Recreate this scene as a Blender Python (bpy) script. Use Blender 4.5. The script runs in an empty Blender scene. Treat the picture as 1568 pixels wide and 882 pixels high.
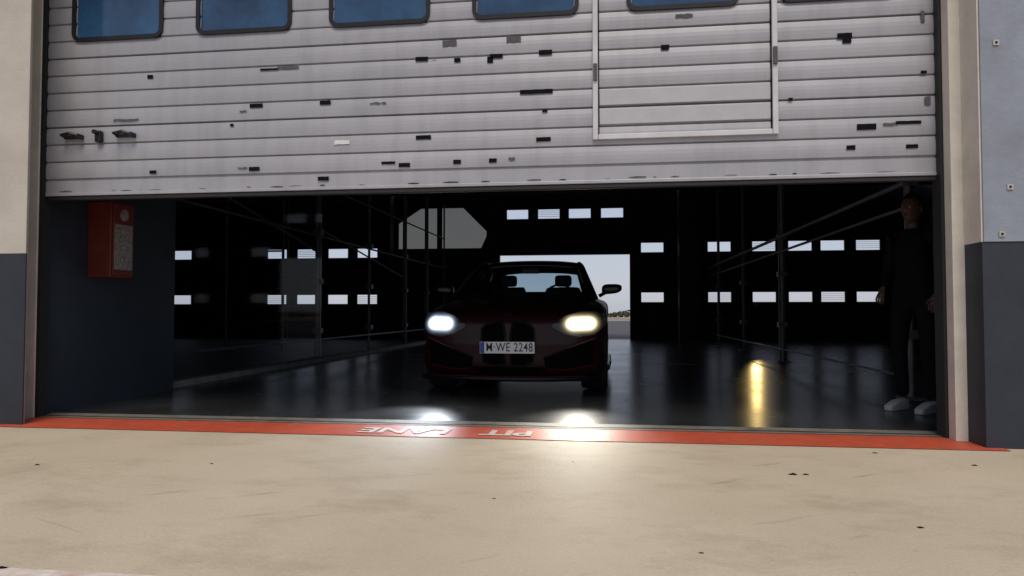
import bpy, bmesh, math, random
from mathutils import Vector, Matrix
from mathutils.bvhtree import BVHTree
random.seed(7)
sc = bpy.context.scene
col = sc.collection

# ---------------------------------------------------------------- helpers
def mat(name, c, rough=0.6, metal=0.0, var=0.0, vscale=3.0, c2=None, bump=0.0, bscale=40.0,
        coat=0.0, spec=0.5, emis=None, estr=0.0, stretch=(1,1,1), rvar=0.0):
    m = bpy.data.materials.new(name); m.use_nodes = True
    nt = m.node_tree; b = nt.nodes['Principled BSDF']
    b.inputs['Base Color'].default_value = (*c, 1)
    b.inputs['Roughness'].default_value = rough
    b.inputs['Metallic'].default_value = metal
    b.inputs['Coat Weight'].default_value = coat
    b.inputs['Specular IOR Level'].default_value = spec
    if emis:
        b.inputs['Emission Color'].default_value = (*emis, 1)
        b.inputs['Emission Strength'].default_value = estr
    tc = nt.nodes.new('ShaderNodeTexCoord')
    mp = nt.nodes.new('ShaderNodeMapping'); mp.inputs['Scale'].default_value = stretch
    nt.links.new(tc.outputs['Object'], mp.inputs['Vector'])
    if var > 0 or c2:
        n = nt.nodes.new('ShaderNodeTexNoise'); n.inputs['Scale'].default_value = vscale
        n.inputs['Detail'].default_value = 8; n.inputs['Roughness'].default_value = 0.65
        nt.links.new(mp.outputs[0], n.inputs['Vector'])
        r = nt.nodes.new('ShaderNodeValToRGB')
        r.color_ramp.elements[0].position = 0.32; r.color_ramp.elements[1].position = 0.68
        if c2 is None: c2 = tuple(x*(1-var) for x in c)
        r.color_ramp.elements[0].color = (*c2, 1); r.color_ramp.elements[1].color = (*c, 1)
        nt.links.new(n.outputs['Fac'], r.inputs['Fac'])
        nt.links.new(r.outputs['Color'], b.inputs['Base Color'])
        if rvar > 0:
            mr = nt.nodes.new('ShaderNodeMapRange')
            mr.inputs['To Min'].default_value = max(0.02, rough-rvar); mr.inputs['To Max'].default_value = rough+rvar
            nt.links.new(n.outputs['Fac'], mr.inputs['Value']); nt.links.new(mr.outputs[0], b.inputs['Roughness'])
    if bump > 0:
        n2 = nt.nodes.new('ShaderNodeTexNoise'); n2.inputs['Scale'].default_value = bscale
        n2.inputs['Detail'].default_value = 5
        nt.links.new(mp.outputs[0], n2.inputs['Vector'])
        bp = nt.nodes.new('ShaderNodeBump'); bp.inputs['Strength'].default_value = bump
        bp.inputs['Distance'].default_value = 0.01
        nt.links.new(n2.outputs['Fac'], bp.inputs['Height']); nt.links.new(bp.outputs[0], b.inputs['Normal'])
    return m

def link(o, parent=None):
    col.objects.link(o)
    if parent: o.parent = parent
    return o

def mesh(name, vs, fs, m=None, parent=None, smooth=False):
    me = bpy.data.meshes.new(name); me.from_pydata([tuple(v) for v in vs], [], fs); me.update()
    bm = bmesh.new(); bm.from_mesh(me); bmesh.ops.recalc_face_normals(bm, faces=bm.faces); bm.to_mesh(me); bm.free()
    if smooth:
        for p in me.polygons: p.use_smooth = True
    o = bpy.data.objects.new(name, me)
    if m: me.materials.append(m)
    return link(o, parent)

def empty(name, loc=(0,0,0), rz=0):
    e = bpy.data.objects.new(name, None); e.location = loc; e.rotation_euler = (0,0,rz)
    e.empty_display_size = 0.2
    return link(e)

def box(name, x0,x1,y0,y1,z0,z1, m, parent=None, bevel=0.0):
    vs=[(x0,y0,z0),(x1,y0,z0),(x1,y1,z0),(x0,y1,z0),(x0,y0,z1),(x1,y0,z1),(x1,y1,z1),(x0,y1,z1)]
    fs=[(0,3,2,1),(4,5,6,7),(0,1,5,4),(1,2,6,5),(2,3,7,6),(3,0,4,7)]
    o=mesh(name,vs,fs,m,parent)
    if bevel>0:
        b=o.modifiers.new('b','BEVEL'); b.width=bevel; b.segments=2
    return o

def prism(name, pts, z0, z1, m, parent=None):
    n=len(pts)
    vs=[(x,y,z0) for x,y in pts]+[(x,y,z1) for x,y in pts]
    fs=[tuple(range(n)),tuple(range(n,2*n))]+[(i,(i+1)%n,n+(i+1)%n,n+i) for i in range(n)]
    return mesh(name,vs,fs,m,parent)

def tube(name, pts, r, m, parent=None, n=10):
    vs=[];fs=[]
    pts=[Vector(p) for p in pts]
    if not isinstance(r,(list,tuple)): r=[r]*len(pts)
    for i,p in enumerate(pts):
        if i==0: d=pts[1]-p
        elif i==len(pts)-1: d=p-pts[i-1]
        else: d=pts[i+1]-pts[i-1]
        d.normalize()
        up=Vector((0,0,1)) if abs(d.z)<0.9 else Vector((1,0,0))
        a=d.cross(up).normalized(); b=d.cross(a)
        for k in range(n):
            t=2*math.pi*k/n
            vs.append(p+a*math.cos(t)*r[i]+b*math.sin(t)*r[i])
    for i in range(len(pts)-1):
        for k in range(n):
            fs.append((i*n+k,i*n+(k+1)%n,(i+1)*n+(k+1)%n,(i+1)*n+k))
    fs.append(tuple(range(n))); fs.append(tuple((len(pts)-1)*n+k for k in range(n)))
    return mesh(name,vs,fs,m,parent,smooth=False)

def holed_wall(name, xs0, zs0, holes, y, thick, m, parent=None, yfun=None, extra_z=()):
    xs=set(xs0); zs=set(zs0)|set(extra_z)
    for h in holes: xs|={h[0],h[1]}; zs|={h[2],h[3]}
    xs=sorted(xs); zs=sorted(z for z in zs if zs0[0]-1e-6<=z<=zs0[1]+1e-6)
    vs=[];idx={}
    for i,x in enumerate(xs):
        for j,z in enumerate(zs):
            idx[i,j]=len(vs); vs.append((x,y+(yfun(z) if yfun else 0),z))
    fs=[]
    for i in range(len(xs)-1):
        for j in range(len(zs)-1):
            cx=(xs[i]+xs[i+1])/2; cz=(zs[j]+zs[j+1])/2
            if any(h[0]<cx<h[1] and h[2]<cz<h[3] for h in holes): continue
            fs.append((idx[i,j],idx[i+1,j],idx[i+1,j+1],idx[i,j+1]))
    me=bpy.data.meshes.new(name); me.from_pydata(vs,[],fs); me.update()
    me.materials.append(m)
    o=bpy.data.objects.new(name,me); link(o,parent)
    s=o.modifiers.new('s','SOLIDIFY'); s.thickness=thick; s.offset=-1
    return o

def rrect(cx,cz,w,h,r,n=6):
    pts=[]
    for (sx,sz,a0) in ((1,1,0),(-1,1,90),(-1,-1,180),(1,-1,270)):
        for k in range(n+1):
            a=math.radians(a0+90*k/n)
            pts.append((cx+sx*(w/2-r)+r*math.cos(a), cz+sz*(h/2-r)+r*math.sin(a)))
    return pts

def ring(name,cx,cz,w,h,r,t,y0,y1,m,parent=None):
    o=rrect(cx,cz,w,h,r); i=rrect(cx,cz,w-2*t,h-2*t,max(0.01,r-t)); n=len(o)
    vs=[(x,y0,z) for x,z in o]+[(x,y0,z) for x,z in i]+[(x,y1,z) for x,z in o]+[(x,y1,z) for x,z in i]
    fs=[]
    for k in range(n):
        l=(k+1)%n
        fs+=[(k,l,n+l,n+k),(2*n+k,3*n+k,3*n+l,2*n+l),(k,2*n+k,2*n+l,l),(n+k,n+l,3*n+l,3*n+k)]
    return mesh(name,vs,fs,m,parent)

# ---------------------------------------------------------------- materials
M={}
M['navy']=mat('navy_paint',(0.020,0.026,0.040),0.6,var=0.35,vscale=4,bump=0.15)
M['navy_in']=mat('navy_paint_inside',(0.024,0.036,0.054),0.5,var=0.4,vscale=2,bump=0.1)
M['cream']=mat('cream_wall_paint',(0.46,0.43,0.385),0.75,var=0.2,vscale=2.2,bump=0.25,bscale=60)
M['jamb']=mat('jamb_paint',(0.66,0.62,0.55),0.7,var=0.2,vscale=5,bump=0.2,bscale=60)
M['skytint_wall']=mat('sky_tinted_wall',(0.25,0.28,0.345),0.75,var=0.25,vscale=3,bump=0.25)  # blue cast of the sky light put into the wall colour
M['rubber']=mat('black_rubber',(0.012,0.012,0.013),0.6,var=0.3,vscale=20)
M['blackmetal']=mat('black_metal',(0.015,0.015,0.017),0.4,0.3,var=0.3,vscale=20)
M['mark']=mat('dark_scuff',(0.007,0.007,0.009),0.9,var=0.3,vscale=30,spec=0.1)
M['markg']=mat('grey_scuff',(0.09,0.09,0.10),0.8,var=0.4,vscale=30)
M['markw']=mat('white_sticker',(0.65,0.65,0.65),0.6,var=0.2,vscale=30)
M['whiteframe']=mat('white_frame_paint',(0.56,0.56,0.60),0.45,var=0.18,vscale=6)
M['patched']=mat('pale_panel_paint',(0.42,0.42,0.45),0.45,var=0.14,vscale=5)
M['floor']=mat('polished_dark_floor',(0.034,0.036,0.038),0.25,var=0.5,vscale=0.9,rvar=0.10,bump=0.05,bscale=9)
M['floor2']=mat('grey_bay_floor',(0.15,0.15,0.14),0.5,var=0.4,vscale=1.2,bump=0.05,bscale=9)
M['sill']=mat('threshold_concrete',(0.20,0.185,0.16),0.7,var=0.5,vscale=8,bump=0.3)
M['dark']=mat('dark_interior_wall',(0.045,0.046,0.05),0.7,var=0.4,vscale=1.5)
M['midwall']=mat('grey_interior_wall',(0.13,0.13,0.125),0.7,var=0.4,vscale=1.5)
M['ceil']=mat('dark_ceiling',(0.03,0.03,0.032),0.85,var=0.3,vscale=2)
M['post']=mat('galvanised_steel',(0.20,0.21,0.225),0.5,0.4,var=0.4,vscale=12)
M['rail']=mat('painted_rail',(0.20,0.22,0.29),0.5,0.2,var=0.3,vscale=10)
M['kerb']=mat('kerb_concrete',(0.34,0.33,0.30),0.7,var=0.4,vscale=6)
M['brown']=mat('brown_column_paint',(0.07,0.045,0.035),0.6,var=0.3,vscale=4)
M['redcab']=mat('red_cabinet_paint',(0.15,0.024,0.014),0.5,var=0.3,vscale=6)
M['label']=mat('printed_label',(0.40,0.385,0.36),0.5,c2=(0.08,0.075,0.075),var=0.5,vscale=45)
M['foliage']=mat('foliage',(0.06,0.09,0.04),0.8,var=0.5,vscale=2)
M['asphalt']=mat('asphalt',(0.07,0.07,0.075),0.8,var=0.3,vscale=1,bump=0.3)

def redline():
    m=mat('red_floor_paint',(0.62,0.10,0.055),0.55,bump=0.15,bscale=50)
    nt=m.node_tree; b=nt.nodes['Principled BSDF']
    tc=nt.nodes.new('ShaderNodeTexCoord')
    n=nt.nodes.new('ShaderNodeTexNoise'); n.inputs['Scale'].default_value=7; n.inputs['Detail'].default_value=10; n.inputs['Roughness'].default_value=0.75
    nt.links.new(tc.outputs['Object'],n.inputs['Vector'])
    r=nt.nodes.new('ShaderNodeValToRGB')
    e=r.color_ramp.elements
    e[0].position=0.32; e[0].color=(0.34,0.22,0.15,1)
    e[1].position=0.42; e[1].color=(0.42,0.065,0.032,1)
    x=e.new(0.7); x.color=(0.55,0.10,0.045,1)
    nt.links.new(n.outputs['Fac'],r.inputs['Fac']); nt.links.new(r.outputs['Color'],b.inputs['Base Color'])
    return m
M['red']=redline()
M['white']=mat('worn_white_paint',(0.66,0.64,0.60),0.6,c2=(0.48,0.33,0.27),var=0.4,vscale=12)

def nodekit(nt):
    L=nt.links; tc=nt.nodes.new('ShaderNodeTexCoord')
    def noise(s,stretch=(1,1,1),d=8,r=0.6,rot=0):
        mp=nt.nodes.new('ShaderNodeMapping'); mp.vector_type='TEXTURE'
        mp.inputs['Scale'].default_value=tuple(1/x for x in stretch); mp.inputs['Rotation'].default_value=(0,0,rot)
        L.new(tc.outputs['Object'],mp.inputs['Vector'])
        n=nt.nodes.new('ShaderNodeTexNoise'); n.inputs['Scale'].default_value=s; n.inputs['Detail'].default_value=d; n.inputs['Roughness'].default_value=r
        L.new(mp.outputs[0],n.inputs['Vector']); return n.outputs['Fac']
    def ramp(f,p0,c0,p1,c1):
        r=nt.nodes.new('ShaderNodeValToRGB'); e=r.color_ramp.elements
        e[0].position=p0;e[0].color=(*c0,1);e[1].position=p1;e[1].color=(*c1,1)
        L.new(f,r.inputs['Fac']); return r.outputs['Color']
    def mul(a,bb):
        x=nt.nodes.new('ShaderNodeMix'); x.data_type='RGBA'; x.blend_type='MULTIPLY'; x.inputs[0].default_value=1
        L.new(a,x.inputs[6]); L.new(bb,x.inputs[7]); return x.outputs[2]
    return noise,ramp,mul
def lane():
    m=bpy.data.materials.new('beige_concrete'); m.use_nodes=True
    nt=m.node_tree; b=nt.nodes['Principled BSDF']; L=nt.links
    noise,ramp,mul=nodekit(nt)
    base=ramp(noise(0.8),0.3,(0.47,0.405,0.305),0.7,(0.56,0.485,0.375))
    fine=ramp(noise(70,(1,1,1),6,0.75),0.3,(0.84,0.84,0.84),0.65,(1,1,1))
    st=ramp(noise(1.3,(1,1.6,1),10,0.75),0.36,(0.84,0.825,0.80),0.50,(1,1,1))
    sk=ramp(noise(3.0,(0.35,3.2,1),7,0.65,0.55),0.30,(0.70,0.69,0.67),0.38,(1,1,1))
    sk2=ramp(noise(2.4,(0.2,9.0,1),5,0.55,-0.45),0.27,(0.74,0.73,0.72),0.33,(1,1,1))
    spk=ramp(noise(22,(1,1,1),3,0.6),0.22,(0.6,0.58,0.55),0.27,(1,1,1))
    L.new(mul(mul(mul(mul(mul(base,fine),st),sk),sk2),spk),b.inputs['Base Color'])
    b.inputs['Roughness'].default_value=0.65; b.inputs['Specular IOR Level'].default_value=0.35
    bp=nt.nodes.new('ShaderNodeBump'); bp.inputs['Strength'].default_value=0.5; bp.inputs['Distance'].default_value=0.006
    L.new(noise(60,(1,1,1),5),bp.inputs['Height']); L.new(bp.outputs[0],b.inputs['Normal'])
    return m
M['lane']=lane()

def doorpaint():
    m=bpy.data.materials.new('silver_door_paint'); m.use_nodes=True
    nt=m.node_tree; b=nt.nodes['Principled BSDF']; L=nt.links
    noise,ramp,mul=nodekit(nt)
    a=ramp(noise(0.9,(1,1,2.5)),0.3,(0.30,0.305,0.335),0.7,(0.37,0.372,0.40))
    s=ramp(noise(4,(2.2,1,0.35),8,0.6),0.3,(0.87,0.865,0.86),0.55,(1,1,1))
    f=ramp(noise(18,(1,1,1),6,0.8),0.24,(0.80,0.80,0.80),0.36,(1,1,1))
    L.new(mul(mul(a,s),f),b.inputs['Base Color'])
    b.inputs['Roughness'].default_value=0.42; b.inputs['Metallic'].default_value=0.2
    return m
M['door']=doorpaint()

def glass(name,tint,rough=0.02,base=0.04,amt=0.7):
    m=bpy.data.materials.new(name); m.use_nodes=True; nt=m.node_tree
    for n in list(nt.nodes):
        if n.type=='BSDF_PRINCIPLED': nt.nodes.remove(n)
    out=nt.nodes['Material Output']
    t=nt.nodes.new('ShaderNodeBsdfTransparent'); t.inputs[0].default_value=(*tint,1)
    g=nt.nodes.new('ShaderNodeBsdfGlossy'); g.inputs['Roughness'].default_value=rough; g.inputs[0].default_value=(1,1,1,1)
    lw=nt.nodes.new('ShaderNodeLayerWeight'); lw.inputs[0].default_value=0.5
    pw=nt.nodes.new('ShaderNodeMath'); pw.operation='POWER'; pw.inputs[1].default_value=4.5
    ma=nt.nodes.new('ShaderNodeMath'); ma.operation='MULTIPLY_ADD'; ma.inputs[1].default_value=amt; ma.inputs[2].default_value=base
    mx=nt.nodes.new('ShaderNodeMixShader'); L=nt.links
    L.new(lw.outputs['Facing'],pw.inputs[0]); L.new(pw.outputs[0],ma.inputs[0]); L.new(ma.outputs[0],mx.inputs[0])
    L.new(t.outputs[0],mx.inputs[1]); L.new(g.outputs[0],mx.inputs[2]); L.new(mx.outputs[0],out.inputs[0])
    return m
M['carglass']=glass('car_glass',(0.66,0.76,0.82),0.02,0.03,0.5)
M['partglass']=glass('partition_glass',(0.80,0.84,0.88),0.05,0.02,0.06)
M['backlit']=glass('backlit_pane_tint',(0.20,0.185,0.155),0.2,0.02,0.2)  # passes dimmed sky, standing in for light on a concrete panel
M['winglass']=mat('window_sky_reflection',(0.030,0.105,0.23),0.12,c2=(0.006,0.018,0.05),var=0.4,vscale=1.3,spec=0.5,coat=0.3,bump=0.2,bscale=3)  # reflected sky painted in as a blue base colour

# ---------------------------------------------------------------- ground
g=mesh('ground',[(-400,-400,0),(400,-400,0),(400,400,0),(-400,400,0)],[(0,1,2,3)],M['lane'])
mesh('paddock_road',[(-120,16.6,0.004),(120,16.6,0.004),(120,58,0.004),(-120,58,0.004)],[(0,1,2,3)],M['asphalt'])
mesh('garage_floor',[(-4.73,0.2,0.004),(8.9,0.2,0.004),(8.9,15.6,0.004),(-4.73,15.6,0.004)],[(0,1,2,3)],M['floor'])
mesh('neighbouring_bay_floor',[(-15.9,0.2,0.006),(-4.735,0.2,0.006),(-4.735,15.6,0.006),(-15.9,15.6,0.006)],[(0,1,2,3)],M['floor2'])
mesh('threshold_sill',[(-4.40,-0.03,0.006),(2.3,-0.03,0.006),(2.3,0.2,0.006),(-4.40,0.2,0.006)],[(0,1,2,3)],M['sill'])
box('door_track_groove',-4.35,2.19,0.035,0.055,0.0,0.009,M['rubber'])
mesh('red_floor_stripe',[(-4.34,-0.47,0.004),(2.30,-0.47,0.004),(2.30,-0.035,0.004),(-4.34,-0.035,0.004)],[(0,1,2,3)],M['red'])
mesh('white_lane_line',[(-9,-3.13,0.004),(12,-3.13,0.004),(12,-2.945,0.004),(-9,-2.945,0.004)],[(0,1,2,3)],M['white'])
cu=bpy.data.curves.new('txt','FONT'); cu.body='PIT   LANE'; cu.align_x='CENTER'; cu.align_y='CENTER'; cu.size=0.27; cu.offset=0.009
to=bpy.data.objects.new('txt',cu); col.objects.link(to)
bpy.context.view_layer.update()
dg=bpy.context.evaluated_depsgraph_get()
me=bpy.data.meshes.new_from_object(to.evaluated_get(dg)); bpy.data.objects.remove(to)
lo=bpy.data.objects.new('pit_lane_lettering',me); me.materials.clear(); me.materials.append(M['white']); link(lo)
w=max(v.co.x for v in me.vertices)-min(v.co.x for v in me.vertices)
lo.scale=(1.17/w,1.0,1); lo.rotation_euler=(0,0,math.pi); lo.location=(-1.09,-0.26,0.008)
vs=[];fs=[]
for (x,y,s) in [(-3.0,-1.55,.012),(0.9,-1.25,.02),(0.96,-1.24,.012),(1.15,-2.1,.010),(-2.1,-1.4,.008),(-1.9,-2.95,.02),(-0.5,-1.9,.006),(0.3,-2.5,.006),(-3.2,-2.2,.01),(1.9,-.9,.012),(1.5,-0.62,.01),(-0.2,-1.1,.005)]:
    b0=len(vs)
    for k in range(6):
        a=k*math.pi/3; rr=s*random.uniform(.6,1.3); vs.append((x+rr*math.cos(a)*1.6,y+rr*math.sin(a),0.001))
    vs.append((x,y,s*.5))
    for k in range(6): fs.append((b0+k,b0+(k+1)%6,b0+6))
mesh('pebbles',vs,fs,M['mark'])

# ---------------------------------------------------------------- pit building
B=empty('pit_garage_building')
prism('left_pier_body',[(-6.5,-0.36),(-4.155,-0.36),(-4.165,-0.335),(-4.55,-0.045),(-4.55,0.30),(-6.5,0.30)],0,4.6,M['cream'],B)
box('left_jamb',-4.548,-4.350,-0.045,0.05,0.0,4.6,M['jamb'],B,0.004)
box('left_pier_dado',-6.5,-4.150,-0.372,-0.362,0.0,1.226,M['navy'],B)
box('left_pier_front',-6.5,-4.155,-0.368,-0.362,1.228,4.6,M['cream'],B)
box('right_pier_dado',2.205,6.5,-0.385,-0.17,0.0,1.224,M['navy'],B)
box('right_jamb',2.135,2.40,-0.168,-0.07,0.0,4.6,M['jamb'],B,0.004)
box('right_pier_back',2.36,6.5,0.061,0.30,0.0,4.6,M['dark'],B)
box('right_pier_reveal',2.203,2.40,-0.38,-0.17,1.226,4.6,M['jamb'],B)
box('right_pier_front',2.212,6.5,-0.392,-0.382,1.226,4.6,M['skytint_wall'],B)
box('right_pier_core',2.402,6.5,-0.378,0.06,1.226,4.6,M['cream'],B)
box('right_pier_base',2.402,6.5,-0.168,0.06,0,1.224,M['cream'],B)
box('lintel',-6.5,6.5,-0.37,0.30,4.603,6.0,M['cream'],B)
box('added_shade_canopy',-16,9,-1.10,-0.372,4.9,5.1,M['cream'],B)  # unseen overhang, added to shade the upper part of the door
box('roof_slab',-16.2,9.2,-0.36,15.9,6.003,6.25,M['ceil'],B)
box('facade_far_left',-16,-6.503,-0.1,0.2,0,6.0,M['cream'],B)
box('facade_far_right',6.503,9,-0.1,0.2,0,6.0,M['cream'],B)
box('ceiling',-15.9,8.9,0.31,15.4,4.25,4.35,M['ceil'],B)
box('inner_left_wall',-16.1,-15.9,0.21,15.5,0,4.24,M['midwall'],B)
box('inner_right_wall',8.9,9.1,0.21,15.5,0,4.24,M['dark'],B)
for i,(x,z) in enumerate([(2.30,2.42),(2.31,1.27),(2.36,1.55)]):
    box('wall_bracket_%d'%i,x-.016,x+.016,-0.400,-0.393,z-.016,z+.016,M['cream'],B)
    box('wall_bracket_hole_%d'%i,x-.006,x+.006,-0.404,-0.4005,z-.006,z+.006,M['mark'],B)
box('guide_left',-4.348,-4.325,-0.035,0.055,0,4.6,M['rubber'],B)
box('guide_right',2.118,2.36,-0.068,0.06,0,4.6,M['rubber'],B)
holes=[(-3.15,0.57,-0.01,2.43)]
for x in (1.2,3.04,4.24,5.20,6.05,6.97):
    for z in (1.21,2.62):
        holes.append((x-.31,x+.31,z-.135,z+.135))
for x in (-13.1,-10.0,-9.05,-8.07,-7.16):
    for z in (1.17,2.55):
        holes.append((x-.31,x+.31,z-.135,z+.135))
for x in (-2.64,-1.73,-.84,.08):
    holes.append((x-.31,x+.31,3.49,3.76))
sky_hole=(-6.2,-3.55,2.66,3.85)
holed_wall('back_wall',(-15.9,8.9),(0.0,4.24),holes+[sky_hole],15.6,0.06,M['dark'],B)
k=0
for h in holes[1:]:
    k+=1
    if k%3==0:
        for j in range(1,5):
            zz=h[2]+(h[3]-h[2])*j/5
            box('louvre_%d_%d'%(k,j),h[0],h[1],15.58,15.60,zz-.004,zz+.004,M['rail'],B)
for i in range(1,31):
    z=i*0.137
    for (a,b_) in ((-13.8,-6.7),(0.75,1.75),(2.5,7.4)):
        if any(h[2]-.02<z<h[3]+.02 for h in holes[1:20]): continue
        box('rib_%d_%.0f'%(i,a*10),a,b_,15.575,15.597,z-.006,z+.006,M['post'] if a<-10 else M['blackmetal'],B)
box('doorway_frame_left',-3.22,-3.153,15.5,15.598,0,2.43,M['dark'],B)
box('doorway_frame_right',.573,.64,15.5,15.598,0,2.43,M['dark'],B)
box('raised_door_edge',-3.22,.64,15.5,15.598,2.433,2.52,M['blackmetal'],B)
box('back_column_a',1.85,2.35,14.6,15.1,0,4.24,M['brown'],B,0.02)
box('back_column_c',-6.6,-6.3,15.1,15.5,0,4.24,M['dark'],B)
mesh('backlit_stand_in_panel',[(-6.25,15.62,2.6),(-3.5,15.62,2.6),(-3.5,15.62,3.9),(-6.25,15.62,3.9)],[(0,1,2,3)],M['backlit'],B)  # pane added over a wall hole so the concrete panel looks lit
for i,t in enumerate([[(-6.25,3.35),(-5.4,3.9),(-6.25,3.9)],[(-3.5,3.1),(-3.5,3.9),(-4.3,3.9)],[(-3.5,2.62),(-3.5,3.1),(-3.72,2.62)],[(-5.02,2.62),(-4.86,2.62),(-4.86,3.9),(-5.02,3.9)]]):
    mesh('panel_mask_%d'%i,[(x,15.56,z) for x,z in t],[tuple(range(len(t)))],M['dark'],B)
for y in (4.5,9.0,13.5):
    box('ceiling_beam_%d'%int(y),-15.8,8.8,y-.12,y+.12,3.9,4.245,M['ceil'],B)

P=box('navy_partition_wall',-4.66,-4.42,0.07,1.83,0.0,4.2,M['navy_in'])
F=empty('fire_hose_cabinet')
box('cabinet_body',-4.419,-4.20,0.576,0.86,1.10,1.75,M['redcab'],F,0.008)
box('cabinet_door',-4.198,-4.186,0.59,0.85,1.12,1.73,M['redcab'],F,0.004)
box('cabinet_label',-4.185,-4.181,0.60,0.83,1.17,1.56,M['label'],F)
bpy.ops.mesh.primitive_cylinder_add(radius=0.05,depth=0.01,location=(-4.182,0.72,1.645),rotation=(0,math.pi/2,0))
o=bpy.context.object; o.name='cabinet_badge'; o.data.materials.append(M['label']); o.parent=F

LP=empty('glazed_partition')
box('kerb',-4.72,-4.55,1.84,15.4,0.004,0.07,M['kerb'],LP)
for i,y in enumerate((1.95,6.2,8.7,11.2,13.2,15.2)):
    tube('post_%d'%i,[(-4.72,y,0.07),(-4.72,y,3.9)],0.05 if i in(1,3,4) else .025,M['post'],LP)
    for z in (.5,1.3,2.1):
        box('clamp_%d_%.0f'%(i,z*10),-4.79,-4.65,y-.06,y+.06,z-.04,z+.04,M['post'],LP)
for z in (0.35,2.05,2.9):
    tube('rail_%.0f'%(z*100),[(-4.72,1.9,z),(-4.72,15.3,z)],0.018,M['post'],LP)
tube('brace',[(-4.76,1.9,2.5),(-4.76,6.2,1.8)],0.02,M['post'],LP)
tube('brace_2',[(-4.76,6.2,2.2),(-4.76,11.2,1.6)],0.016,M['post'],LP)
mesh('pane',[(-4.66,1.95,0.08),(-4.66,6.2,0.08),(-4.66,6.2,3.0),(-4.66,1.95,3.0)],[(0,1,2,3)],M['partglass'],LP)

LS=empty('scaffold_frame')
for (x,y) in ((-8.2,9.5),(-6.9,9.5),(-8.2,12.5)):
    tube('pole_%.0f_%.0f'%(x*-10,y),[(x,y,0),(x,y,4.1)],0.03,M['post'],LS)
for z in (0.6,2.1,3.2):
    tube('bar_%.0f'%(z*10),[(-8.2,9.5,z),(-6.9,9.5,z)],0.02,M['post'],LS)

RP=empty('rail_partition')
for i,y in enumerate((2.0,6.9,10.2,13.6)):
    tube('post_%d'%i,[(2.72,y,0),(2.72,y,4.1)],0.055 if i==1 else 0.035,M['post'],RP)
    box('foot_%d'%i,2.62,2.82,y-.1,y+.1,0.005,0.03,M['post'],RP,0.004)
    for z in (.6,1.4,2.0):
        box('clamp_%d_%.0f'%(i,z*10),2.65,2.79,y-.06,y+.06,z-.04,z+.04,M['post'],RP)
for z,r in ((1.98,0.026),(1.75,0.018),(0.22,0.012)):
    tube('rail_%.0f'%(z*100),[(2.66,1.9,z),(2.66,15.0,z)],r,M['rail'],RP)

# ---------------------------------------------------------------- sectional door
D=empty('sectional_garage_door')
XL,XR=-4.322,2.155
z0=1.70; pitch=0.1345; groove=[1.826+i*pitch for i in range(-0,21)]
wins=[-4.11,-3.08,-2.03,-0.96,0.13,1.15]
wh=[(x+.03,x+.72,2.925,3.29) for x in wins]
ex=[]
for gz in groove:
    ex+=[gz-.012,gz-.005,gz+.003,gz+.010,gz+.04,gz+pitch/2,gz+pitch-.04]
ex+=[z0+.02,1.76]
def yf(z):
    for i,gz in enumerate(groove):
        if abs(z-gz)<.0075: return 0.012 if i%4!=3 else 0.022
        if gz<z<gz+pitch:
            t=(z-gz)/pitch
            return -0.006*math.sin(math.pi*t)-0.003*(1-t)
    return -0.003
dr=holed_wall('door_leaf',(XL,XR),(z0,4.5),wh,0.0,0.045,M['door'],D,yf,ex)
box('bottom_rubber_seal',XL,XR,0.0,0.05,z0-.035,z0-.001,M['rubber'],D,0.008)
box('bottom_rail',XL,XR,-0.009,0.045,z0-.001,z0+.022,M['door'],D,0.003)
for i,x in enumerate(wins):
    ring('window_frame_%d'%i,x+.375,3.1075,.76,.43,.07,.030,-0.022,0.03,M['blackmetal'],D)
    box('window_pane_%d'%i,x+.02,x+.73,0.000,0.006,2.915,3.30,M['winglass'],D)
xa,xb,zb=-0.092,1.11,2.0
box('wicket_frame_left',xa-.018,xa+.018,-0.03,-0.008,zb,4.5,M['whiteframe'],D,0.004)
box('wicket_frame_right',xb-.018,xb+.018,-0.03,-0.008,zb,4.5,M['whiteframe'],D,0.004)
box('wicket_frame_bottom',xa+.020,xb-.020,-0.03,-0.008,zb,zb+.036,M['whiteframe'],D,0.004)
box('wicket_gap_left',xa+.020,xa+.027,-0.0125,-0.006,zb+.038,4.5,M['mark'],D)
box('wicket_gap_right',xb-.027,xb-.020,-0.0125,-0.006,zb+.038,4.5,M['mark'],D)
for (x,z) in ((xb,2.53),(xb,3.4),(xa,2.47)):
    box('hinge_%.0f_%.0f'%(x*10,z*10),x-.014,x+.014,-0.045,-0.028,z-.06,z+.06,M['markg'],D,0.004)
for j in (4,5):
    box('patched_panel_%d'%j,xa+.030,xb-.030,-0.0115,-0.008,groove[j-2]+.014,groove[j-1]-.014,M['patched'],D,0.003)
for x in (-4.085,-3.65):
    box('handle_plate_%.0f'%(-x*100),x-.075,x+.06,-0.030,-0.006,2.135,2.165,M['blackmetal'],D,0.006)
    tube('handle_%.0f'%(-x*100),[(x-.06,-0.03,2.15),(x-.055,-0.075,2.155),(x+.02,-0.08,2.165),(x+.075,-0.06,2.15)],[.012,.012,.013,.008],M['blackmetal'],D)
    box('handle_knob_%.0f'%(-x*100),x+.055,x+.085,-0.07,-0.006,2.13,2.165,M['blackmetal'],D,0.005)
box('lock_body',-3.885,-3.835,-0.05,-0.006,2.10,2.19,M['blackmetal'],D,0.01)
tube('lock_knob',[(-3.86,-0.05,2.17),(-3.86,-0.09,2.17)],.017,M['blackmetal'],D)
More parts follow.
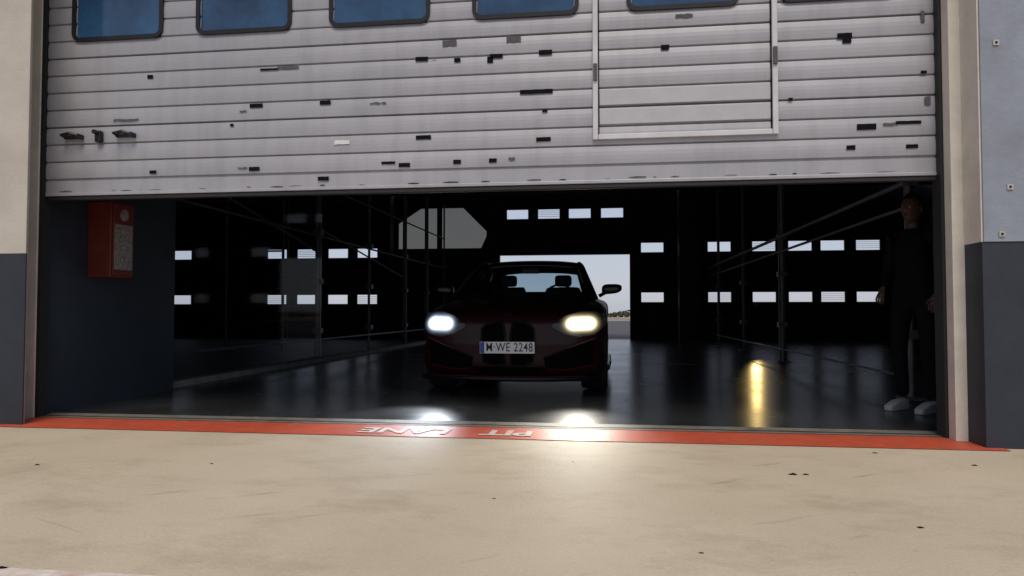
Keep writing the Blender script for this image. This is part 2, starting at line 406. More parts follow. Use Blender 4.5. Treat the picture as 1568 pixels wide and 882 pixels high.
marks=[(-3.455,2.594,10,6,'d'),(-2.597,2.339,22,6,'d'),(-2.06,2.341,18,6,'d'),(-1.335,2.63,20,6,'d'),(-1.13,2.737,22,9,'g'),
(-1.073,2.609,10,6,'d'),(-.666,2.74,22,9,'g'),(-.79,2.625,20,6,'d'),(-.835,2.60,9,9,'d'),(-.44,2.634,20,7,'d'),(-.505,2.358,50,6,'d'),
(-.445,2.219,8,4,'d'),(-1.32,2.06,24,6,'d'),(-.455,2.018,22,6,'d'),(-1.93,2.043,25,6,'w'),(-2.788,2.20,6,4,'d'),(-2.607,1.866,18,6,'d'),
(-3.42,1.864,12,5,'d'),(-2.07,1.781,18,6,'d'),(-1.58,1.883,22,4,'d'),(-1.46,1.864,18,6,'d'),(-1.073,1.876,12,6,'d'),(-.815,1.878,12,6,'d'),
(.386,2.629,12,7,'d'),(1.561,2.649,20,7,'d'),(1.575,2.615,12,7,'d'),(.516,2.84,25,5,'g'),(1.69,2.031,26,8,'d'),(1.59,1.896,12,6,'d'),
(1.97,1.893,16,5,'d'),(1.95,2.052,34,4,'d'),(1.84,2.043,20,3,'g'),(1.21,2.234,6,4,'d'),(2.05,2.75,5,16,'g'),(2.05,2.38,8,4,'d'),(2.07,2.19,8,12,'g'),
(-2.5,2.607,30,3,'d'),(-2.35,2.615,36,4,'g'),(-3.65,2.27,45,3,'g'),(-2.7,1.875,16,2,'g'),(-1.66,2.32,26,2,'g'),(-.68,1.885,10,4,'g'),(-1.25,2.63,8,2,'g'),(-2.7,2.30,12,2,'g'),(0.4,2.022,30,3,'g'),(.2,2.028,12,3,'g'),(.62,2.018,12,3,'g')]
vd={'d':[[],[]],'g':[[],[]],'w':[[],[]]}
for (x,z,w_,h_,t) in marks:
    w_=w_/215; h_=h_/200
    V,Fc=vd[t]; b0=len(V)
    n=7
    j_=.001 if t=='d' else .004
    top=[];bot=[]
    for k2 in range(n):
        xx=x-w_/2+w_*k2/(n-1)
        top.append((xx,-0.0135,z+h_/2+random.uniform(-j_,j_))); bot.append((xx,-0.0135,z-h_/2+random.uniform(-j_,j_)))
    V+=bot+top
    for k2 in range(n-1): Fc.append((b0+k2,b0+k2+1,b0+n+k2+1,b0+n+k2))
for t,nm,mm in (('d','dark_scuffs','mark'),('g','grey_scuffs','markg'),('w','sticker','markw')):
    mesh(nm,vd[t][0],vd[t][1],M[mm],D)
V=[];Fc=[]
x=-4.2
while x<2.05:
    w_=random.uniform(.01,.12); h_=random.uniform(.002,.006); z=z0+.028+random.uniform(-.002,.004); b0=len(V)
    V+=[(x,-.0105,z),(x+w_,-.0105,z+random.uniform(-.002,.002)),(x+w_,-.0105,z+h_),(x+w_*.4,-.0105,z+h_*1.4),(x,-.0105,z+h_*.6)]
    Fc.append((b0,b0+1,b0+2,b0+3,b0+4)); x+=w_+random.uniform(.02,.35)
mesh('edge_chips',V,Fc,M['mark'],D)

# ---------------------------------------------------------------- car
C=empty('sports_sedan_car',(-0.96,1.75,0.004))
M['paint']=mat('dark_red_car_paint',(0.022,0.0035,0.004),0.42,0.0,var=0.08,vscale=4,coat=0.12,spec=0.25)
M['hoodpaint']=M['paint']
M['accent']=mat('red_car_accent',(0.05,0.006,0.006),0.5,0.0,var=0.1,vscale=5,spec=.2)
M['gloss']=mat('gloss_black_trim',(0.006,0.006,0.007),0.25,var=0.2,vscale=10,spec=0.4)
M['grille']=mat('black_grille',(0.003,0.003,0.003),0.8,var=0.3,vscale=60,spec=0.05)
M['slat']=mat('black_slats',(0.010,0.009,0.009),0.5,var=0.3,vscale=60,spec=0.2)
M['tyre']=mat('tyre_rubber',(0.012,0.012,0.012),0.8,var=0.3,vscale=30,bump=0.3,bscale=80)
M['rim']=mat('dark_alloy',(0.06,0.06,0.065),0.3,0.9,var=0.2,vscale=20)
M['plate']=mat('plate_white',(0.80,0.80,0.80),0.4,var=0.05,vscale=20)
M['plateblue']=mat('plate_blue',(0.02,0.06,0.35),0.4,var=0.05,vscale=20)
M['char']=mat('plate_black',(0.01,0.01,0.01),0.5,var=0.1,vscale=20)
M['seat']=mat('seat_leather',(0.012,0.012,0.013),0.6,var=0.2,vscale=10)
st=[(0.00,.84,.25,.69,.735),(0.08,.90,.18,.745,.79),(0.25,.93,.16,.79,.835),(0.6,.95,.16,.84,.89),(1.0,.95,.16,.875,.94),(1.35,.94,.16,.90,.975),
(1.9,.925,.16,.92,.98),(3.0,.935,.16,.94,.99),(3.7,.955,.16,.96,1.01),(4.2,.94,.18,.95,1.035),(4.6,.91,.22,.95,1.05),(4.74,.88,.30,.93,1.03),(4.79,.82,.38,.86,.95)]
def interp(s):
    for i in range(len(st)-1):
        if st[i][0]<=s<=st[i+1][0]:
            t=(s-st[i][0])/(st[i+1][0]-st[i][0])
            return [st[i][k]+(st[i+1][k]-st[i][k])*t for k in range(1,5)]
ss=[0,.03,.06,.1,.15,.2,.27,.35]+[.45+.1*i for i in range(42)]+[4.62,4.68,4.72,4.76,4.79]
P_=[interp(s) for s in ss]
for it in range(2):
    Q=[p[:] for p in P_]
    for i in range(1,len(P_)-1):
        for k in range(4): P_[i][k]=.25*Q[i-1][k]+.5*Q[i][k]+.25*Q[i+1][k]
def section(w_,zb_,zs,zt):
    h=zs-zb_
    r=[(w_*.55,zb_),(w_*.90,zb_),(w_*.99,zb_+.10),(w_*1.0,zb_+.32*h),(w_*.965,zb_+.58*h),(w_*.995,zs-.13),(w_*.965,zs-.01),(w_*.80,zt-.018),(w_*.72,zt+.004),(w_*.40,zt-.002)]
    L_=r+[(-x,z) for x,z in reversed(r)]
    for _ in range(2):
        N=[]
        for i in range(len(L_)):
            a=L_[i]; b=L_[(i+1)%len(L_)]
            N+=[(a[0]*.75+b[0]*.25,a[1]*.75+b[1]*.25),(a[0]*.25+b[0]*.75,a[1]*.25+b[1]*.75)]
        L_=N
    return L_
def deform(x,s,z):
    ax=min(1.1,abs(x)/.95)**2.4
    y=s+.30*ax*max(0,1-s/1.1)**1.5
    y-=.22*ax*max(0,1-(4.79-s)/.8)**1.5
    if s<.3: y+= .10*abs(z-.50)**1.0*(1-s/.3)
    return (x,y,z)
vs=[];fs=[];rings=[]
s0=section(*P_[0]); 
for f in (0.02,.25,.5,.7,.85,.95):
    rings.append([deform(x*f,(0.012 if f>.9 else 0),.47+(z-.47)*f) for x,z in s0])
for s,p in zip(ss,P_): rings.append([deform(x,s+(.02 if s==0 else 0),z) for x,z in section(*p)])
s1=section(*P_[-1])
for f in (.9,.7,.4,.02): rings.append([deform(x*f,4.795,.66+(z-.66)*f) for x,z in s1])
n=len(s0)
for r in rings: vs+=r
for i in range(len(rings)-1):
    for k in range(n): fs.append((i*n+k,i*n+(k+1)%n,(i+1)*n+(k+1)%n,(i+1)*n+k))
fs.append(tuple(range(n))); fs.append(tuple((len(rings)-1)*n+k for k in range(n)))
bvh=BVHTree.FromPolygons([Vector(v) for v in vs],fs)
body=mesh('body_shell',vs,fs,M['paint'],None,smooth=True)
cutters=[]
for y in (.86,3.70):
    bpy.ops.mesh.primitive_cylinder_add(radius=.375,depth=2.4,location=(0,y,.335),rotation=(0,math.pi/2,0),vertices=48)
    c=bpy.context.object
    md=body.modifiers.new('arch','BOOLEAN'); md.operation='DIFFERENCE'; md.solver='EXACT'; md.object=c; cutters.append(c)
bpy.context.view_layer.update()
dg=bpy.context.evaluated_depsgraph_get()
nm=bpy.data.meshes.new_from_object(body.evaluated_get(dg)); body.modifiers.clear(); body.data=nm; body.parent=C
for c in cutters: bpy.data.objects.remove(c)
box('underbody',-.62,.62,.3,4.5,.2,.7,M['grille'],C)

def proj(x,z,off=.008):
    h=bvh.ray_cast(Vector((x,-2,z)),Vector((0,1,0)))
    if h[0] is None: 
        return Vector((x,.30*(abs(x)/.95)**2.4,z))
    return Vector((x,h[0].y-off,z))
def lerp_path(p,t):
    n_=len(p)-1; k=min(int(t*n_),n_-1); u=t*n_-k
    return (p[k][0]+(p[k+1][0]-p[k][0])*u, p[k][1]+(p[k+1][1]-p[k][1])*u)
def patch(name,lo_,hi,m,off=.008,nx=14,nz=5,mirror=1):
    vs=[];fs=[]
    for j in range(nz+1):
        for i in range(nx+1):
            a=lerp_path(lo_,i/nx); b=lerp_path(hi,i/nx); t=j/nz
            vs.append(proj((a[0]+(b[0]-a[0])*t)*mirror,a[1]+(b[1]-a[1])*t,off))
    for j in range(nz):
        for i in range(nx):
            q=j*(nx+1)+i; fs.append((q,q+1,q+nx+2,q+nx+1))
    return mesh(name,vs,fs,m,C,True)
def outline(name,pts,r,m,off,mirror=1,closed=True):
    P=[]
    pp=pts+([pts[0]] if closed else [])
    for i in range(len(pp)-1):
        for k in range(5):
            t=k/5; P.append(proj((pp[i][0]+(pp[i+1][0]-pp[i][0])*t)*mirror,pp[i][1]+(pp[i+1][1]-pp[i][1])*t,off))
    P.append(proj(pp[-1][0]*mirror,pp[-1][1],off))
    return tube(name,P,r,m,C,6)
def lampmat(name,cols,centres,peak,rad):
    # enlarged lamp lens with glow painted into its emission: brightest over projectors, fading to rim
    m=bpy.data.materials.new(name); m.use_nodes=True; nt=m.node_tree; b=nt.nodes['Principled BSDF']; L=nt.links
    b.inputs['Base Color'].default_value=(.02,.02,.02,1); b.inputs['Roughness'].default_value=.15
    b.inputs['Emission Color'].default_value=(*cols,1)
    tc=nt.nodes.new('ShaderNodeTexCoord'); tot=None
    for c in centres:
        sb=nt.nodes.new('ShaderNodeVectorMath'); sb.operation='SUBTRACT'; sb.inputs[1].default_value=c
        L.new(tc.outputs['Object'],sb.inputs[0])
        ml=nt.nodes.new('ShaderNodeVectorMath'); ml.operation='MULTIPLY'; ml.inputs[1].default_value=(1,0,1.15)
        L.new(sb.outputs[0],ml.inputs[0])
        ln=nt.nodes.new('ShaderNodeVectorMath'); ln.operation='LENGTH'; L.new(ml.outputs[0],ln.inputs[0])
        dv=nt.nodes.new('ShaderNodeMath'); dv.operation='DIVIDE'; dv.inputs[1].default_value=rad; L.new(ln.outputs['Value'],dv.inputs[0])
        pw=nt.nodes.new('ShaderNodeMath'); pw.operation='POWER'; pw.inputs[1].default_value=1.4; L.new(dv.outputs[0],pw.inputs[0])
        ng=nt.nodes.new('ShaderNodeMath'); ng.operation='MULTIPLY'; ng.inputs[1].default_value=-1; L.new(pw.outputs[0],ng.inputs[0])
        ep=nt.nodes.new('ShaderNodeMath'); ep.operation='EXPONENT'; L.new(ng.outputs[0],ep.inputs[0])
        if tot is None: tot=ep.outputs[0]
        else:
            ad=nt.nodes.new('ShaderNodeMath'); ad.operation='ADD'; L.new(tot,ad.inputs[0]); L.new(ep.outputs[0],ad.inputs[1]); tot=ad.outputs[0]
    s=nt.nodes.new('ShaderNodeMath'); s.operation='MULTIPLY'; s.inputs[1].default_value=peak; L.new(tot,s.inputs[0])
    L.new(s.outputs[0],b.inputs['Emission Strength'])
    return m
M['core']=mat('headlamp_led',(0.8,0.8,0.8),0.1,emis=(0.95,0.97,1.0),estr=60)
for sgn,nm_ in ((1,'right'),(-1,'left')):
    lm=lampmat('headlamp_lens_'+nm_,(0.66,0.78,1.0) if sgn<0 else (1.0,0.84,0.48),[(sgn*.62,0,.688),(sgn*.69,0,.69),(sgn*.76,0,.692)],34,.030)
    patch('headlight_lens_'+nm_,[(.42,.655),(.54,.59),(.68,.56),(.82,.585),(.91,.66)],[(.42,.68),(.54,.765),(.68,.805),(.82,.805),(.91,.785)],lm,.010,24,12,mirror=sgn)
    for xx in (.62,.75):
        p=proj(xx*sgn,.69,.022)
        bpy.ops.mesh.primitive_uv_sphere_add(radius=.034,location=p,segments=20,ring_count=12); o=bpy.context.object
        o.name='led_projector_%s_%d'%(nm_,int(xx*100)); o.scale=(1,.6,.9); o.data.materials.append(M['core']); o.parent=C
    kid=[(.03,.30),(.15,.285),(.235,.33),(.26,.48),(.25,.64),(.19,.705),(.05,.71),(.025,.60)]
    patch('kidney_grille_'+nm_,[(.03,.30),(.15,.29),(.235,.33)],[(.04,.70),(.15,.70),(.25,.65)],M['grille'],.010,mirror=sgn)
    outline('kidney_frame_'+nm_,kid,.010,M['slat'],.014,sgn)
    for k_ in range(8):
        z=.33+k_*.048
        outline('grille_slat_%s_%d'%(nm_,k_),[(.04,z),(.235,z)],.004,M['grille'],.018,sgn,False)
    patch('side_intake_'+nm_,[(.36,.27),(.55,.26),(.80,.30)],[(.34,.36),(.58,.45),(.82,.54)],M['grille'],.008,mirror=sgn)
    outline('intake_blade_'+nm_,[(.34,.37),(.58,.46),(.83,.55)],.007,M['paint'],.006,sgn,False)
    outline('intake_lower_'+nm_,[(.36,.26),(.55,.25),(.82,.29)],.008,M['accent'],.007,sgn,False)
    hood=[]
    for k_ in range(12):
        y=.18+k_*.1; x=(.30+.02*k_)*sgn
        h=bvh.ray_cast(Vector((x,y,3)),Vector((0,0,-1))); hood.append((x,y,h[0].z-.006))
    tube('hood_crease_'+nm_,hood,[.004]+[.012]*10+[.004],M['paint'],C,8)
    tube('mirror_arm_'+nm_,[(sgn*.84,1.62,.985),(sgn*.93,1.60,1.03)],[.022,.018],M['gloss'],C)
    bm=bmesh.new(); bmesh.ops.create_uvsphere(bm,u_segments=20,v_segments=12,radius=1)
    for v in bm.verts:
        xx,yy,zz=v.co
        tap=1-.35*(xx*.5+.5) if sgn>0 else 1-.35*(-xx*.5+.5)
        q=lambda a:math.copysign(abs(a)**.6,a)
        v.co=Vector((sgn*.985+q(xx)*.115, 1.585+q(yy)*.06, 1.065+q(zz)*.068*tap + (.012*xx*sgn)))
    me_=bpy.data.meshes.new('m'); bm.to_mesh(me_); bm.free()
    for p in me_.polygons: p.use_smooth=True
    o=bpy.data.objects.new('mirror_'+nm_,me_); me_.materials.append(M['gloss']); link(o,C)
    tube('a_pillar_'+nm_,[(sgn*.765,1.30,.955),(sgn*.70,1.62,1.14),(sgn*.615,2.02,1.345),(sgn*.585,2.20,1.385)],[.05,.045,.042,.04],M['gloss'],C)
    tube('roof_rail_'+nm_,[(sgn*.59,2.15,1.378),(sgn*.585,2.7,1.395),(sgn*.575,3.2,1.365),(sgn*.60,3.5,1.28)],[.04,.042,.042,.045],M['gloss'],C)
    mesh('c_pillar_'+nm_,[(sgn*.60,3.25,1.37),(sgn*.64,3.5,1.28),(sgn*.70,4.25,1.0),(sgn*.80,3.75,.97),(sgn*.62,3.25,1.33),(sgn*.50,3.32,1.36),(sgn*.56,4.2,1.02)],[(0,1,2),(0,2,6,5),(0,4,3,2),(0,1,2,3,4)],M['paint'],C)
    tube('b_pillar_'+nm_,[(sgn*.78,2.75,.96),(sgn*.60,2.72,1.38)],.04,M['gloss'],C)
    mesh('side_glass_'+nm_,[(sgn*.775,1.40,.96),(sgn*.80,2.7,.97),(sgn*.79,3.7,.98),(sgn*.605,3.25,1.35),(sgn*.60,2.7,1.38),(sgn*.62,2.1,1.35)],[(0,1,4,5),(1,2,3,4)],M['carglass'],C)
    tube('side_skirt_'+nm_,[(sgn*.93,1.25,.19),(sgn*.945,2.2,.18),(sgn*.94,3.28,.19)],.035,M['gloss'],C)
patch('lower_intake',[(-.30,.215),(0,.205),(.30,.215)],[(-.33,.275),(0,.275),(.33,.275)],M['grille'],.010)
P=[]
for k_ in range(25):
    x=-.88+k_*1.76/24; P.append((x,.30*(abs(x)/.95)**2.4+.02-.03,.165))
tube('front_splitter',P,.022,M['gloss'],C,8)
tube('splitter_accent',[(p[0],p[1]-.012,.19) for p in P[2:-2]],.006,M['accent'],C,6)
yp=min(proj(x,.47).y for x in (-.1,0,.1))-.03
box('plate_backing',-.268,.268,yp+.004,yp+.03,.407,.523,M['gloss'],C,0.003)
box('license_plate',-.26,.26,yp-.004,yp+.002,.41,.52,M['plate'],C,0.002)
box('plate_euroband',-.257,-.217,yp-.0065,yp-.0045,.413,.517,M['plateblue'],C)
cu=bpy.data.curves.new('pt','FONT'); cu.body='M\u00b7WE 2248'; cu.align_x='CENTER'; cu.align_y='CENTER'; cu.size=.115; cu.offset=.0005; cu.space_character=1.1
to=bpy.data.objects.new('pt',cu); col.objects.link(to); bpy.context.view_layer.update()
me=bpy.data.meshes.new_from_object(to.evaluated_get(bpy.context.evaluated_depsgraph_get())); bpy.data.objects.remove(to)
o=bpy.data.objects.new('plate_characters',me); me.materials.clear(); me.materials.append(M['char']); link(o,C)
w=max(v.co.x for v in me.vertices)-min(v.co.x for v in me.vertices)
o.rotation_euler=(math.pi/2,0,0); o.location=(.022,yp-.008,.465); o.scale=(.44/w,1.0,1)
bpy.ops.mesh.primitive_cylinder_add(radius=.038,depth=.01,location=(0,.07,.765),rotation=(math.radians(60),0,0)); o=bpy.context.object; o.name='hood_badge'; o.data.materials.append(M['rim']); o.parent=C
vs=[];fs=[];nx=12
prof=[(2.0,1.345,.55),(2.1,1.38,.565),(2.3,1.405,.585),(2.6,1.42,.595),(2.9,1.415,.59),(3.15,1.39,.575),(3.32,1.35,.55)]
for (y,z,hw) in prof:
    for i in range(nx+1):
        t=-1+2*i/nx; vs.append((hw*t*1.03,y,z+.018*(1-t*t)-.02*abs(t)**4))
for j in range(len(prof)-1):
    for i in range(nx): q=j*(nx+1)+i; fs.append((q,q+1,q+nx+2,q+nx+1))
r=mesh('roof_panel',vs,fs,M['gloss'],C,True); m_=r.modifiers.new('s','SOLIDIFY'); m_.thickness=.05; m_.offset=0
def screen(name,b,t,m):
    vs=[];fs=[]
    for j in range(6):
        u=j/5
        for i in range(13):
            k_=-1+i/6
            hw=b[0]+(t[0]-b[0])*u; y=b[1]+(t[1]-b[1])*u; z=b[2]+(t[2]-b[2])*u+.02*math.sin(math.pi*u)
            vs.append((hw*k_,y+(.10 if name[0]=='w' else -.08)*k_*k_*(1-u*.6),z))
    for j in range(5):
        for i in range(12): q=j*13+i; fs.append((q,q+1,q+14,q+13))
    return mesh(name,vs,fs,m,C,True)
screen('windshield',(.74,1.24,.965),(.56,2.04,1.365),M['carglass'])
screen('rear_glass',(.60,4.15,1.03),(.52,3.32,1.36),M['carglass'])
box('cowl_panel',-.70,.70,1.18,1.34,.955,.975,M['gloss'],C,.01)
box('dashboard',-.68,.68,1.5,1.85,.93,1.01,M['seat'],C,.03)
tube('steering_wheel',[(.36+.17*math.cos(a),1.98,1.0+.13*math.sin(a)) for a in [2*math.pi*k/20 for k in range(21)]],.014,M['seat'],C,6)
box('rear_view_mirror',-.11,.11,2.0,2.03,1.27,1.33,M['gloss'],C,.01)
tube('wiper',[(-.55,1.26,.985),(.05,1.30,1.0)],.007,M['gloss'],C,6)
tube('wiper_2',[(0.05,1.25,.985),(.6,1.33,1.0)],.007,M['gloss'],C,6)
for x in (-.36,.36):
    box('seat_back_%d'%(x>0),x-.23,x+.23,2.55,2.68,.85,1.12,M['seat'],C,.05)
    box('headrest_%d'%(x>0),x-.11,x+.11,2.6,2.70,1.13,1.28,M['seat'],C,.04)
    box('rear_headrest_%d'%(x>0),x-.12,x+.12,3.36,3.46,1.09,1.15,M['seat'],C,.02)
box('rear_bench',-.62,.62,3.35,3.5,.9,1.085,M['seat'],C,.04)
def wheel(name,x,y):
    e=bpy.data.objects.new(name,None); e.location=(x,y,.335); link(e,C)
    prof=[(-.12,.235),(-.135,.27),(-.135,.31),(-.115,.330),(-.06,.335),(.06,.335),(.115,.330),(.135,.31),(.135,.27),(.12,.235)]
    vs=[];fs=[];N=48
    for k in range(N):
        a=2*math.pi*k/N
        for (px,pr) in prof: vs.append((px,pr*math.cos(a),pr*math.sin(a)))
    q=len(prof)
    for k in range(N):
        for i in range(q-1): fs.append((k*q+i,k*q+i+1,((k+1)%N)*q+i+1,((k+1)%N)*q+i))
    mesh('tyre',vs,fs,M['tyre'],e,True)
    s=1 if x>0 else -1
    vs=[];fs=[]
    pr2=[(.12*s,.24),(.11*s,.225),(-.02*s,.215),(-.11*s,.235)]
    for k in range(N):
        a=2*math.pi*k/N
        for (px,pr) in pr2: vs.append((px,pr*math.cos(a),pr*math.sin(a)))
    for k in range(N):
        for i in range(3): fs.append((k*4+i,k*4+i+1,((k+1)%N)*4+i+1,((k+1)%N)*4+i))
    mesh('rim_barrel',vs,fs,M['rim'],e,True)
    for k in range(10):
        a=2*math.pi*k/10
        tube('spoke_%d'%k,[(s*.085,.04*math.cos(a),.04*math.sin(a)),(s*.105,.225*math.cos(a+.06),.225*math.sin(a+.06))],[.018,.011],M['rim'],e,6)
    tube('hub',[(s*.02,0,0),(s*.10,0,0)],.055,M['rim'],e,16)
    tube('brake_disc',[(s*.0,0,0),(s*.02,0,0)],.18,M['post'],e,24)
wheel('wheel_front_right',.80,.86); wheel('wheel_front_left',-.80,.86)
wheel('wheel_rear_right',.80,3.70); wheel('wheel_rear_left',-.80,3.70)
for sgn,colr,nm_ in ((-1,(0.85,0.92,1.0),'left'),(1,(1.0,0.96,0.85),'right')):
    l=bpy.data.lights.new('headlight_beam_'+nm_,'SPOT'); l.energy=190; l.spot_size=math.radians(42); l.spot_blend=1.0; l.color=colr; l.shadow_soft_size=.08
    o=bpy.data.objects.new('headlight_beam_'+nm_,l); link(o,C); o.location=(sgn*.67,-.03,.69)
    o.rotation_euler=Vector((sgn*.03,-1.50,-.69)).to_track_quat('-Z','Y').to_euler()

# ---------------------------------------------------------------- person standing inside
W=empty('person',(2.45,1.22,0.004),math.radians(38))
M['cloth']=mat('dark_clothes',(0.006,0.006,0.008),0.9,var=0.3,vscale=12,bump=.3,bscale=20,spec=.2)
M['skin']=mat('skin',(0.09,0.055,0.042),0.6,var=0.1,vscale=15)
M['hair']=mat('dark_hair',(0.012,0.009,0.007),0.6,var=0.3,vscale=60)
M['shoe']=mat('white_sneaker',(0.5,0.5,0.5),0.5,var=0.15,vscale=20)
def skin_obj(name,verts,edges,radii,m,root=0,sub=2):
    me=bpy.data.meshes.new(name); me.from_pydata(verts,edges,[]); me.update()
    o=bpy.data.objects.new(name,me); link(o,W); me.materials.append(m)
    o.modifiers.new('skin','SKIN')
    sv=me.skin_vertices[0].data
    for i,r_ in enumerate(radii):
        sv[i].radius=r_ if isinstance(r_,tuple) else (r_,r_); sv[i].use_root=(i==root)
    o.modifiers['skin'].use_smooth_shade=True
    s=o.modifiers.new('ss','SUBSURF'); s.levels=sub; s.render_levels=sub
    return o
vb=[(0,0,.95),(0,0,1.10),(0,0,1.28),(.01,0,1.42),(.01,0,1.50),
    (0,-.10,.90),(-.01,-.12,.50),(0.03,-.125,.10),
    (0,.10,.90),(-.02,.12,.50),(0.03,.125,.10),
    (.01,-.17,1.42),(.04,-.24,1.15),(-.06,-.22,.95),
    (.01,.17,1.42),(.05,.25,1.14),(-.08,.20,1.02)]
eb=[(0,1),(1,2),(2,3),(3,4),(0,5),(5,6),(6,7),(0,8),(8,9),(9,10),(3,11),(11,12),(12,13),(3,14),(14,15),(15,16)]
rb=[(.12,.14),(.11,.14),(.12,.16),(.09,.12),.055,.09,.065,.055,.09,.065,.055,.06,.048,.036,.06,.048,.036]
skin_obj('clothed_body',vb,eb,rb,M['cloth'])
skin_obj('neck',[(.01,0,1.46),(.0,0,1.56)],[(0,1)],[.052,.05],M['skin'])
for nm_,(px,py,pz),d in (('a',(-.06,-.22,.95),-1),('b',(-.08,.20,1.02),1)):
    V=[(px,py,pz),(px-.03,py,pz-.04),(px-.05,py,pz-.08)]; E=[(0,1),(1,2)]; R=[.026,(.030,.018),(.034,.016)]
    for f in range(4):
        b=len(V); yo=(-.03+.02*f); ln=(.030,.036,.034,.026)[f]
        V+=[(px-.055+0,py+yo,pz-.09),(px-.07,py+yo,pz-.09-ln),(px-.06,py+yo,pz-.09-ln*1.9)]
        E+=[(2,b),(b,b+1),(b+1,b+2)]; R+=[.009,.0085,.007]
    b=len(V); V+=[(px-.06,py-.035*d,pz-.06),(px-.085,py-.04*d,pz-.09)]; E+=[(1,b),(b,b+1)]; R+=[.011,.009]
    skin_obj('hand_'+nm_,V,E,R,M['skin'])
bm=bmesh.new(); bmesh.ops.create_uvsphere(bm,u_segments=32,v_segments=24,radius=1)
for v in bm.verts:
    x,y,z=v.co
    X=x*.098; Y=y*.075*(1-.18*max(0,-z)); Z=z*.12
    if x<0:
        X*=1-.12*max(0,z)**2
        if abs(y)<.2 and -.35<z<.12: X-=.022*(1-abs(y)/.2)*(1-abs(z+.15)/.3 if abs(z+.15)<.3 else 0)
        if abs(abs(y)-.4)<.18 and .0<z<.2: X+=.008
        if z<-.7: X-=.008
    v.co=(X-.005,Y,1.645+Z)
me=bpy.data.meshes.new('head'); bm.to_mesh(me); bm.free()
for p in me.polygons: p.use_smooth=True
o=bpy.data.objects.new('head',me); me.materials.append(M['skin']); link(o,W)
bm=bmesh.new(); bmesh.ops.create_uvsphere(bm,u_segments=32,v_segments=24,radius=1)
for v in list(bm.verts):
    x,y,z=v.co
    v.co=(x*.105+.002+.004*math.sin(y*20),y*.083,1.655+z*.123)
bmesh.ops.delete(bm,geom=[v for v in bm.verts if (v.co.x<-.045 and v.co.z<1.71) or v.co.z<1.585 or (v.co.x<.02 and v.co.z<1.645)],context='VERTS')
me=bpy.data.meshes.new('hair'); bm.to_mesh(me); bm.free()
o=bpy.data.objects.new('hair',me); me.materials.append(M['hair']); link(o,W)
M['lips']=mat('lips',(0.09,0.035,0.03),0.5,var=0.1,vscale=15)
bpy.ops.mesh.primitive_uv_sphere_add(radius=.02,location=(-.098,0,1.585)); o=bpy.context.object; o.name='mouth'; o.scale=(.3,1,.3); o.data.materials.append(M['lips']); o.parent=W
for s in (-1,1):
    bpy.ops.mesh.primitive_uv_sphere_add(radius=.012,location=(-.088,s*.031,1.655)); o=bpy.context.object; o.name='eye_%d'%(s>0); o.data.materials.append(M['label']); o.parent=W
    bpy.ops.mesh.primitive_uv_sphere_add(radius=.006,location=(-.0975,s*.031,1.655)); o=bpy.context.object; o.name='pupil_%d'%(s>0); o.data.materials.append(M['char']); o.parent=W
    bpy.ops.mesh.primitive_uv_sphere_add(radius=.02,location=(.005,s*.077,1.635)); o=bpy.context.object; o.name='ear_%d'%(s>0); o.scale=(.8,.35,1.5); o.data.materials.append(M['skin']); o.parent=W
    bm=bmesh.new(); bmesh.ops.create_cube(bm,size=1)
    bmesh.ops.subdivide_edges(bm,edges=bm.edges,cuts=4,use_grid_fill=True)
    for v in bm.verts:
        x,y,z=v.co
        h=.095 if x>0 else .095-.10*abs(x)
        yy=y*.085*(1-.6*max(0,-x-.2)); 
        v.co=(x*.25-.06, yy+s*.125, (z+.5)*h*(1-.25*abs(y)) )
    me=bpy.data.meshes.new('shoe'); bm.to_mesh(me); bm.free()
    for p in me.polygons: p.use_smooth=True
    o=bpy.data.objects.new('sneaker_%d'%(s>0),me); me.materials.append(M['shoe']); link(o,W)
    mm=o.modifiers.new('s','SUBSURF'); mm.levels=1; mm.render_levels=1

# ---------------------------------------------------------------- distance behind the building
vs=[];fs=[]
for k in range(5000):
    x=random.uniform(-50,60); h=.45+.6*abs(math.sin(x*.13+1)*math.sin(x*.37))
    p=Vector((x,95+random.uniform(-2,2),random.random()**.8*h)); s=random.uniform(.12,.3)
    a=Vector((random.uniform(-1,1),random.uniform(-1,1),random.uniform(-1,1))).normalized()*s
    b=a.cross(Vector((random.random(),random.random(),random.random()))).normalized()*s
    q=len(vs); vs+=[p+a,p+b,p-a,p-b]; fs.append((q,q+1,q+2,q+3))
mesh('distant_tree_line',vs,fs,M['foliage'])
box('low_barrier_wall',-30,40,60,60.3,0,.25,M['kerb'])

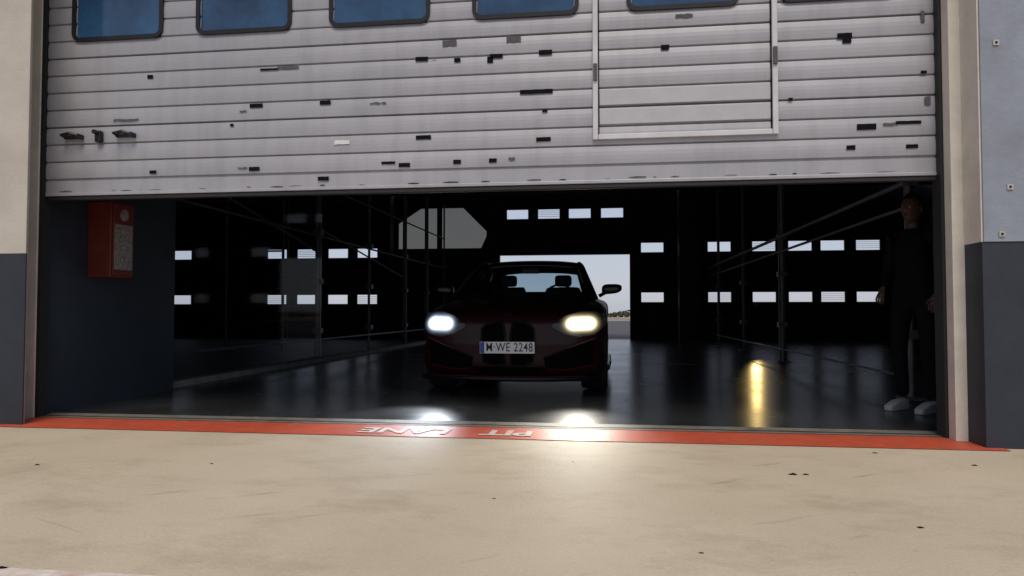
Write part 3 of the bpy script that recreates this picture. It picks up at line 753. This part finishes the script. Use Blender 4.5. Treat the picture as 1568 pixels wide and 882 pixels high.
A=empty('added_amber_lamp')  # invented lamp, added to throw the amber streak on the floor
box('added_lamp_housing',3.88,4.02,15.38,15.52,0.86,0.98,M['blackmetal'],A,.01)
l=bpy.data.lights.new('amber_beam','SPOT'); l.energy=60; l.color=(1,.70,.25); l.spot_size=math.radians(4.5); l.spot_blend=.6; l.shadow_soft_size=.08
o=bpy.data.objects.new('amber_beam',l); link(o,A); o.location=(3.95,15.30,.95)
o.rotation_euler=(Vector((1.70,2.9,0))-Vector(o.location)).to_track_quat('-Z','Y').to_euler()

# ---------------------------------------------------------------- light
wd=bpy.data.worlds.new('World'); sc.world=wd; wd.use_nodes=True
nt=wd.node_tree; bg=nt.nodes['Background']
sk=nt.nodes.new('ShaderNodeTexSky'); sk.sky_type='NISHITA'; sk.sun_disc=False
el=math.radians(56); az=math.radians(172)
sk.sun_elevation=el; sk.sun_rotation=az; sk.air_density=1.0; sk.dust_density=0.8
mx=nt.nodes.new('ShaderNodeMix'); mx.data_type='RGBA'; mx.blend_type='MIX'; mx.inputs[0].default_value=0.72; mx.inputs[7].default_value=(4.5,4.7,5.8,1)
nt.links.new(sk.outputs[0],mx.inputs[6]); nt.links.new(mx.outputs[2],bg.inputs[0]); bg.inputs[1].default_value=0.11
sl=bpy.data.lights.new('sun','SUN'); sl.energy=2.5; sl.angle=math.radians(30); sl.color=(1.0,0.89,0.75)
so=bpy.data.objects.new('sun',sl); link(so)
d=Vector((math.sin(az)*math.cos(el),math.cos(az)*math.cos(el),math.sin(el)))
so.rotation_euler=d.to_track_quat('Z','Y').to_euler(); so.location=(3,-8,12)

# ---------------------------------------------------------------- camera
cd=bpy.data.cameras.new('camera'); cd.sensor_width=36; cd.lens=25.25; cd.clip_end=2000; cd.clip_start=.05
co=bpy.data.objects.new('camera',cd); link(co); co.location=(0,-5.0,0.81)
co.rotation_euler=(math.radians(91.87),0,math.radians(7.74))
sc.camera=co
sc.view_settings.view_transform='Standard'; sc.view_settings.look='None'; sc.view_settings.exposure=0
